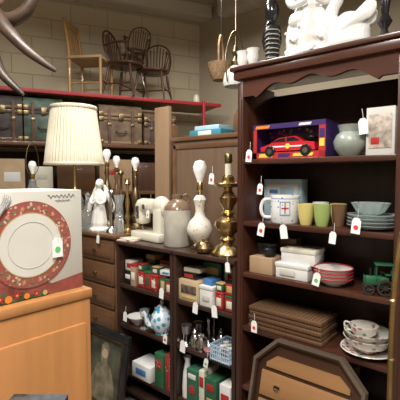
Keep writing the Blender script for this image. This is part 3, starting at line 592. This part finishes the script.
B().box((.050,0,.100),(.03,.036,.006),.002).box((.064,0,.112),(.005,.036,.026),.002).done('seat',TGRN,t)
B().tube([(.010,0,.085),(.026,0,.112)],.0025,6).lathe([(.014,0),(.016,.002),(.014,.004),(.012,.002),(.014,0)],16,c=(.026,0,.112)).done('steering_wheel',IRON,t)
B().box((.030,0,.152),(.085,.066,.006),.002).box((-.006,.028,.115),(.004,.004,.07)).box((-.006,-.028,.115),(.004,.004,.07)).box((.066,.028,.115),(.004,.004,.075)).box((.066,-.028,.115),(.004,.004,.075)).done('canopy',TGRN,t)
def spoke(r,x,y,R,m):
    q=B(); rot=Matrix.Rotation(math.pi/2,3,'X')
    q.lathe([(R*.74,-.007),(R,-.007),(R,.007),(R*.74,.007),(R*.74,-.007)],28,rot=rot); q.lathe([(0,-.008),(R*.28,-.008),(R*.28,.008),(0,.008)],12,rot=rot)
    for k in range(8): a=k*math.pi/4; q.tube([(0,0,0),(R*.8*math.cos(a),0,R*.8*math.sin(a))],.0032,5)
    q.done('wheel',m,r,(x,y,R))
DW=M('dark_iron_wheel',(.045,.035,.03),.45,.3)
for sy in (-.036,.036): spoke(t,.035,sy,.040,DW); spoke(t,-.042,sy*.85,.027,DW)
# shelf 4: wide low stack of ribbed wooden panels
for i,(dx,rr,ww) in enumerate(((0,.0,.40),(.002,.006,.392),(-.002,-.008,.398),(.002,.004,.39),(.0,-.005,.395))):
    z0=S4+.001+i*.0232
    r=E('carved_panel','flat brown ribbed wooden panel in a stack','wood panel',(1.80+dx,.950,z0),R90+rr,'stacked ribbed wooden panels')
    B().box((0,0,.010),(ww,.185,.020),.002).done('board',CARV,r)
    q=B()
    if i==4:
        for a in range(20): q.box((-ww/2+.016+a*(ww-.032)/19,0,.0215),(.012,.170,.0042),.0015)
    else: q.box((0,0,.0213),(ww-.02,.165,.0026),.001)
    q.done('ribbing',CARV,r)
    q=B()
    for a in range(24): q.box((-ww/2+.012+a*(ww-.024)/23,-.0932,.010),(.009,.003,.014),.0008)
    q.done('edge_ribbing',WAL,r)
lathe_obj('plate','white floral serving plate under bowls','plate',1.795,.575,S4,[(0,0),(.06,0),(.09,.010),(.116,.024),(.114,.027),(.088,.013),(0,.006)],FLOR)
for i,(z,k) in enumerate(((.012,1.14),(.036,1.10))):
    lathe_obj('bowl','large white floral bowl stacked on plate','bowl',1.79,.575,S4+z,[(0,0),(.035,0),(.036,.006),(.07*k,.03),(.09*k,.068),(.087*k,.068),(.066*k,.033),(0,.012)],FLOR,'stacked floral bowls')
g=E('teacup','white floral teacup with loop handle resting in bowls','teacup',(1.785,.590,S4+.066),R90)
B().lathe([(0,0),(.026,0),(.026,.006),(.052,.030),(.060,.062),(.057,.062),(.048,.032),(0,.012)],28).done('body',FLOR,g)
B().tube(sm([(-.055,0,.055),(-.084,0,.055),(-.082,0,.028),(-.049,0,.022)],5),.0045).done('handle',FLOR,g)
carton('box','brown box on the bottom bookcase shelf','box',1.83,.80,.451,.3,.2,.2,CARD,R90)
# ---------------------------------------------------------------- on top of bookcase
T=2.107
l=E('table_lamp','dark turned table lamp on top of bookcase','lamp',(1.83,1.10,T))
B().lathe([(0,0),(.058,0),(.053,.015),(.02,.03),(.018,.06),(.040,.09),(.052,.14),(.045,.20),(.022,.24),(.034,.26),(.038,.30),(.024,.34),(.012,.36),(0,.36)],28).done('base',BLK,l); socket(l,.36); bulb(l,.40)
j=E('ceramic_jar','grey and cream striped ribbed jar on top of bookcase','jar',(1.735,1.040,T))
B().lathe([(0,0),(.028,0)]+[(.032+.004*(i%2),.006+i*.011) for i in range(15)]+[(.024,.175),(.03,.185),(.024,.185),(0,.14)],28).done('body',IRON,j)
for i in range(7): B().lathe([(.034,.014+i*.022),(.0375,.017+i*.022),(.034,.020+i*.022),(.031,.017+i*.022),(.034,.014+i*.022)],28).done('stripe',CREAM,j)
q=B(); q.lathe([(0,0),(.118,0),(.122,.02),(.112,.04),(.118,.09),(.110,.15),(.085,.21),(.058,.26),(.060,.32),(.058,.36),(.025,.39),(.018,.41),(0,.41)],72,flute=.07,nf=7)
q.sph((0,0,.44),(.036,.038,.044)); q.sph((0,.018,.45),(.043,.041,.045)); q.sph((0,-.039,.437),(.006,.008,.009))
q.sph((-.045,-.055,.17),(.060,.055,.045)); q.sph((.05,-.05,.13),(.062,.055,.05)); q.sph((.0,-.06,.09),(.09,.06,.045))
for sx in (-1,1): q.tube(sm([(sx*.055,0,.35),(sx*.098,-.02,.29),(sx*.075,-.07,.24),(sx*.02,-.10,.25)],4),[.030,.014])
for k in range(16):
    a=k*math.pi/8; z=.030+.05*(k%3); rr=.112-.15*max(0,z-.10)
    for p in range(5): q.sph((rr*math.cos(a)+.012*math.cos(p*1.256),rr*math.sin(a)+.012*math.sin(p*1.256),z+.009*math.cos(p*2.5)),.010,8,6)
q.done('porcelain_figurine',WHT,None,(1.825,.882,T),math.radians(-65),'bulky white porcelain seated lady sculpture with flowered drapery','figurine',remesh=.004,it=1)
q=B(); q.lathe([(0,0),(.072,0),(.086,.03),(.084,.08),(.070,.13),(.03,.165),(0,.168)],32,sc=(1.1,.85)); q.tube(sm([(-.045,0,.10),(-.08,0,.15),(-.068,0,.20),(-.045,0,.235),(-.065,0,.262)],5),[.038,.018],12); q.sph((-.062,0,.264),(.030,.022,.022))
q.tube([(-.078,0,.262),(-.112,0,.247)],[.011,.003])
for sy in (-1,1):
    for k in range(5):
        q.sph((.005+.018*k,sy*(.064-.003*k),.10+.012*k),(.048,.013,.018+.004*k),12,6,Matrix.Rotation(-.6-.1*k,3,'Y'))
for k in range(3): q.sph((.08,(k-1)*.024,.13+.01*k),(.036,.013,.040),10,6,Matrix.Rotation(-.5,3,'Y'))
q.done('swan_figurine',WHT,None,(1.80,.690,T),math.radians(-75),'white porcelain swan figurine beside the lady figurine','figurine',remesh=.004,it=1)
lathe_obj('candlestick','black turned candlestick on top of bookcase','candlestick',1.80,.54,T,[(0,0),(.045,0),(.045,.012),(.02,.03),(.012,.06),(.03,.09),(.014,.12),(.022,.18),(.012,.26),(.028,.28),(.018,.30),(0,.30)],BLK)
lathe_obj('candlestick','short black candlestick on top of bookcase','candlestick',1.88,.47,T,[(0,0),(.04,0),(.04,.012),(.015,.03),(.025,.07),(.012,.12),(.026,.14),(.018,.16),(0,.16)],BLK)
for i,(x,y) in enumerate(((1.73,1.21),(1.80,1.20),(1.725,1.145))):
    lathe_obj('tulip_cup','white tulip shaped glass cup standing on bookcase','cup',x,y,T,[(0,0),(.016,0),(.02,.01),(.030,.04),(.028,.07),(.034,.085),(.031,.085),(.024,.06),(.014,.012),(0,.01)],WHT,'white tulip cups')
# ---------------------------------------------------------------- foreground left
cf=E('oak_cabinet','orange brown oak cabinet with plain smooth front','cabinet',(.325,1.30,0))
B().box((0,0,.59),(.74,.50,1.18),.006).done('body',OAKO,cf)
B().box((0,0,1.195),(.75,.51,.03),.006).done('top_board',OAKO,cf)
B().box((0,-.253,.58),(.70,.012,1.06),.006).done('door',OAKO,cf)
B().sph((.25,-.27,.6),.014).done('knob',BRASS,cf)
pb=E('dinnerware_box','cream dinnerware box printed with a red rimmed plate','box',(.525,1.20,1.211))
bw,bd,bh=.325,.24,.30
B().box((0,0,bh/2),(bw,bd,bh),.002).done('body',GCARD,pb)
RX=Matrix.Rotation(math.pi/2,3,'X'); fy=-bd/2
def disc(r0,r1,name,m,y,c=(0,0),seg=56):
    B().lathe([(r0,-.0004),(r1,-.0004),(r1,.0004),(r0,.0004),(r0,-.0004)] if r0>0 else [(0,-.0004),(r1,-.0004),(r1,.0004),(0,.0004)],seg,rot=RX).done(name,m,pb,(c[0],y,c[1]))
B().prism([(-bw/2+.002,.002),(bw/2-.002,.002),(bw/2-.002,.045),(.06,.03),(0,.06),(-bw/2+.002,.09)],fy-.0012,fy-.0004).done('printed_tablecloth',M('cloth_print',(.24,.06,.045),.6,0,.35,26),pb)
B().prism([(-bw/2+.004,.09),(-bw/2+.004,bh-.004),(-.10,bh-.004),(-.13,.20),(-.12,.07)],fy-.0012,fy-.0004).done('printed_grey_field',M('field_print',(.34,.34,.33),.6,0,.2,16),pb)  # plain grey area of the box print behind fork and knife
disc(0,.122,'printed_plate_edge',M('plate_edge',(.26,.07,.055),.3),fy-.002,(.0,.150))
disc(.0,.119,'printed_plate_rim',RIMF,fy-.003,(.0,.150))
disc(0,.088,'printed_plate_well',M('plate_well',(.64,.62,.56),.35,0,.05,8),fy-.004,(.0,.150))
disc(.064,.0655,'printed_plate_line',GCARD,fy-.005,(.0,.150))
disc(.0885,.0905,'printed_plate_line',GOLDP,fy-.004,(.0,.150))
PK=M('rim_rose_print',(.50,.20,.15),.4); LFP=M('rim_leaf_print',(.16,.19,.10),.4)
def star(cx,cz,r,n=6): return [(cx+(r if i%2==0 else r*.5)*math.cos(i*math.pi/n),max(.002,cz+(r if i%2==0 else r*.5)*math.sin(i*math.pi/n))) for i in range(2*n)]
for a in range(14):
    an=a*math.pi/7; cx,cz=.104*math.cos(an),.150+.104*math.sin(an)
    B().prism(star(cx,cz,.0085,5),fy-.0045,fy-.0038).done('printed_rose',PK,pb); B().prism(star(cx,cz,.003,5),fy-.0050,fy-.0045).done('printed_rose_centre',GOLDP,pb)
    an+=math.pi/14; cx,cz=.104*math.cos(an),.150+.104*math.sin(an)
    B().prism([(cx-.006,cz),(cx,cz-.003),(cx+.006,cz),(cx,cz+.003)],fy-.0045,fy-.0038).done('printed_leaf',LFP,pb)
pine=[(-.162,.002),(-.162,.065),(-.15,.042),(-.138,.056),(-.125,.034),(-.105,.045),(-.10,.024),(-.075,.033),(-.065,.014),(-.03,.024),(-.01,.010),(.03,.018),(.05,.002)]
B().prism(pine,fy-.0062,fy-.0055).done('printed_foliage',M('pine_print',(.045,.10,.05),.5,0,.6,60),pb)
for cx,cz,r in ((-.13,.028,.018),(-.09,.016,.014),(-.045,.018,.014),(.01,.012,.011)):
    B().prism(star(cx,cz,r),fy-.0075,fy-.0065).done('printed_flower',REDP,pb); B().prism(star(cx,cz,r*.3),fy-.0083,fy-.0075).done('printed_flower_centre',GOLDP,pb)
def fruit(cx,cz,r,m): B().lathe([(0,-.0005),(r,-.0005),(r,.0005),(0,.0005)],20,rot=RX).done('printed_fruit',m,pb,(cx,fy-.0072,cz))
fruit(-.068,.012,.010,ORNP); fruit(-.112,.030,.009,GOLDP); fruit(-.018,.011,.008,ORNP); fruit(.035,.010,.007,GOLDP)
GP=M('silver_print',(.50,.50,.50),.3,.3)
q=B(); q.tube([(-.126,fy-.0065,.150),(-.088,fy-.0065,.238)],[.0035,.0045],6)
q.tube(sm([(-.088,fy-.0065,.238),(-.080,fy-.0065,.252),(-.074,fy-.0065,.262)],3),[.005,.009],6)
for k in (-1.5,-.5,.5,1.5): q.tube([(-.074+k*.0045,fy-.0065,.262-k*.002),(-.062+k*.0052,fy-.0065,.290-k*.002)],.0015,5)
q.done('printed_fork',GP,pb)
q=B(); q.tube([(-.146,fy-.0065,.150),(-.118,fy-.0065,.225)],[.003,.004],6).tube([(-.118,fy-.0065,.225),(-.096,fy-.0065,.288)],[.0065,.003],6); q.done('printed_knife',GP,pb)
SG=M('grey_script_print',(.20,.20,.22),.4)
pts=[(.052+.0045*i,fy-.001,.283+.0045*math.sin(i*2.2)+.003*(i%5==0)) for i in range(20)]
B().tube(sm(pts,3),.0010,5).done('printed_script_line',SG,pb)
pts=[(.075+.004*i,fy-.001,.270+.003*math.sin(i*2.4)) for i in range(13)]
B().tube(sm(pts,3),.0008,5).done('printed_script_line',SG,pb)
tag(.60,1.071,1.345,0,0,GDOT,.85,'white price tag with green sticker on dinnerware box')
s2=E('stool','round dark wooden stool beside the oak cabinet','stool',(.34,.72,0))
B().lathe([(0,1.0),(.13,1.0),(.14,1.01),(.14,1.025),(.13,1.035),(0,1.035)],32).done('seat',DRK,s2)
for k in range(4): a=k*math.pi/2+.7; B().tube([(.15*math.cos(a),.15*math.sin(a),0),(.09*math.cos(a),.09*math.sin(a),1.0)],[.012,.018],8).done('leg',DRK,s2)
carton('magazine','glossy black magazine stack on the stool','magazine',.335,.735,1.036,.17,.13,.045,BLK,.5)
carton('magazine','dark grey printed magazine lying on top','magazine',.34,.74,1.082,.15,.115,.012,M('grey_mag',(.04,.05,.06),.3,0,.8,40),.7)
# leaning picture
pf=E('framed_picture','dark framed oil painting leaning against the dresser','picture',(1.50,2.19,0.0),rot=(math.radians(-9),0,R90))
q=B()
for c_,d_ in (((0,0,.025),(.46,.03,.05)),((0,0,.515),(.46,.03,.05)),((-.205,0,.27),(.05,.03,.44)),((.205,0,.27),(.05,.03,.44))): q.box(c_,d_,.006)
q.done('frame',BLK,pf)
q=B()
for c_,d_ in (((0,-.014,.055),(.37,.01,.012)),((0,-.014,.485),(.37,.01,.012)),((-.18,-.014,.27),(.012,.01,.43)),((.18,-.014,.27),(.012,.01,.43))): q.box(c_,d_,.002)
q.done('gilt_slip',DBRASS,pf)
B().box((0,.004,.27),(.37,.006,.44)).done('canvas',M('dark_painting',(.06,.065,.045),.4,0,.7,7),pf)
B().prism([(-.12,.06),(-.13,.17),(-.08,.29),(-.035,.315),(-.05,.36),(-.045,.42),(-.015,.45),(.02,.445),(.04,.41),(.035,.36),(.025,.315),(.07,.29),(.12,.19),(.13,.06)],-.0015,.0005).done('painted_figure',M('painted_robe',(.18,.155,.10),.4,0,.6,14),pf)
B().lathe([(0,-.0004),(.032,-.0004),(.032,.0004),(0,.0004)],20,rot=RX,sc=(1,1)).done('painted_face',M('painted_skin',(.46,.32,.22),.4),pf,(-.003,-.003,.375))
# octagonal mirror; the drawers reflected in it are modelled as solid fronts
oc=E('octagonal_mirror','octagonal thin framed leaning mirror with modelled reflection of drawer fronts','octagonal mirror',(1.46,.785,.0),rot=(math.radians(-14),0,R90))
def octp(w,h,k): return [(-w+k,0),(w-k,0),(w,k),(w,h-k),(w-k,h),(-w+k,h),(-w,h-k),(-w,k)]
def ring(wo,ho,ko,t,y0,y1):
    q=B(); o=octp(wo,ho,ko); i=[(x*(wo-t)/wo,t+(z)*(ho-2*t)/ho) for x,z in o]; n=8
    A=[q.bm.verts.new((x,y0,z)) for x,z in o]; Bb=[q.bm.verts.new((x,y0,z)) for x,z in i]
    A2=[q.bm.verts.new((x,y1,z)) for x,z in o]; B2=[q.bm.verts.new((x,y1,z)) for x,z in i]
    for k in range(n):
        j=(k+1)%n
        for f in ([A[k],A[j],Bb[j],Bb[k]],[A2[j],A2[k],B2[k],B2[j]],[A[j],A[k],A2[k],A2[j]],[Bb[k],Bb[j],B2[j],B2[k]]): q.bm.faces.new(f)
    return q
OH=.805
ring(.265,OH,.11,.014,-.02,.02).done('frame',wood('grey_brown_wood',(.10,.075,.055),.4,.25,0,.2),oc)
ring(.249,OH-.032,.102,.006,-.016,.0).done('inner_moulding',DRK,oc,(0,0,.016))
B().prism([(x*.96,.01+z*.97) for x,z in octp(.265,OH,.11)],.004,.014).done('panel',wood('dark_recess_wood',(.045,.022,.013),.3,.2,0,.3),oc)
AL=wood('amber_wood_light',(.27,.14,.06),.3,.2,0,.3)
B().prism([(-.15,.725),(.15,.725),(.20,.685),(.20,.665),(-.20,.665),(-.20,.685)],-.004,.004).done('reflected_drawer_front',AL,oc)
for z,ww,hh in ((.590,.44,.115),(.460,.44,.115),(.33,.44,.115)):
    B().box((0,-.001,z),(ww,.010,hh),.004).done('reflected_drawer_front',AL,oc)
for x in (-.13,.13):
    for z in (.59,.46,.33):
        q=B(); q.box((x,-.008,z),(.030,.005,.009),.002); q.tube(sm([(x-.012,-.011,z),(x-.01,-.014,z-.012),(x+.01,-.014,z-.012),(x+.012,-.011,z)],4),.0018,6); q.done('reflected_pull_handle',IRON,oc)
bs=E('brass_stand','tall slender polished brass stand beside bookcase','brass stand',(1.27,.337,0))
B().lathe([(0,0),(.11,0),(.11,.012),(.05,.03),(.015,.05),(0,.05)],32).done('base',BRASS,bs)
B().tube(sm([(0,0,.04),(0.0,.0,.5),(-.002,.002,.95),(.0,.001,1.15),(.01,-.006,1.3),(.022,-.018,1.40),(.03,-.03,1.42)],8),.0075,12).done('pole',BRASS,bs)
for z in (1.00,1.18): B().lathe([(.0075,z-.005),(.0105,z),(.0075,z+.005),(.005,z),(.0075,z-.005)],20).done('ring',BRASS,bs,(0,.001,0))
# ---- tags
LB='white price tag with red sticker hanging from shelf'
tag(1.672,1.130,1.655,R90,.1,RDOT,.9,LB); tag(1.745,.60,1.765,R90,-.1,None,1.0); tag(1.69,1.075,1.49,R90,.1,RDOT,.8,LB)
tag(1.688,1.065,1.29,R90,.15,RDOT,1.0,LB); tag(1.688,.94,1.29,R90,-.15,None,1.0); tag(1.688,.60,1.345,R90,.1,RDOT,1.0,LB)
tag(1.688,.70,1.285,R90,.1,None,.8); tag(1.685,.77,1.09,R90,.2,GDOT,.9,'white price tag with green sticker hanging from shelf'); tag(1.685,1.10,.79,R90,0,RDOT,.9,LB)
tag(1.685,1.50,.80,R90,.1,None,1.0); tag(1.685,1.36,.81,R90,-.1,None,1.0); tag(1.685,1.78,.83,R90,.1,None,1.0)
tag(1.695,1.39,1.54,R90,.1,RDOT,.9,'white price tag tied to the brass lamp'); tag(1.685,1.60,.545,R90,.1,None,1.1); tag(1.685,2.14,.60,R90,.1,None,1.0)
tag(1.685,1.75,.55,R90,.1,RDOT,.9,LB); tag(1.685,1.27,1.07,R90,-.1,None,.8); tag(1.69,2.45,1.10,R90,.1,None,.9); tag(1.685,1.42,.50,R90,.2,GDOT,.8,'white price tag with green sticker on shelf edge')
tag(1.79,2.02,1.30,R90,.1,ODOT,.8,'white price tag with orange sticker on sewing machine')
# ---------------------------------------------------------------- camera
cd=bpy.data.cameras.new('camera'); cd.sensor_width=36; cd.lens=36; cam=bpy.data.objects.new('camera',cd); C.objects.link(cam)
cam.location=(0,0,1.55); cam.rotation_euler=(math.radians(90-3.3),0,-math.atan2(.755,.656)); cd.clip_start=.02
bpy.context.scene.camera=cam
try: bpy.context.scene.view_settings.view_transform='Standard'
except Exception: pass
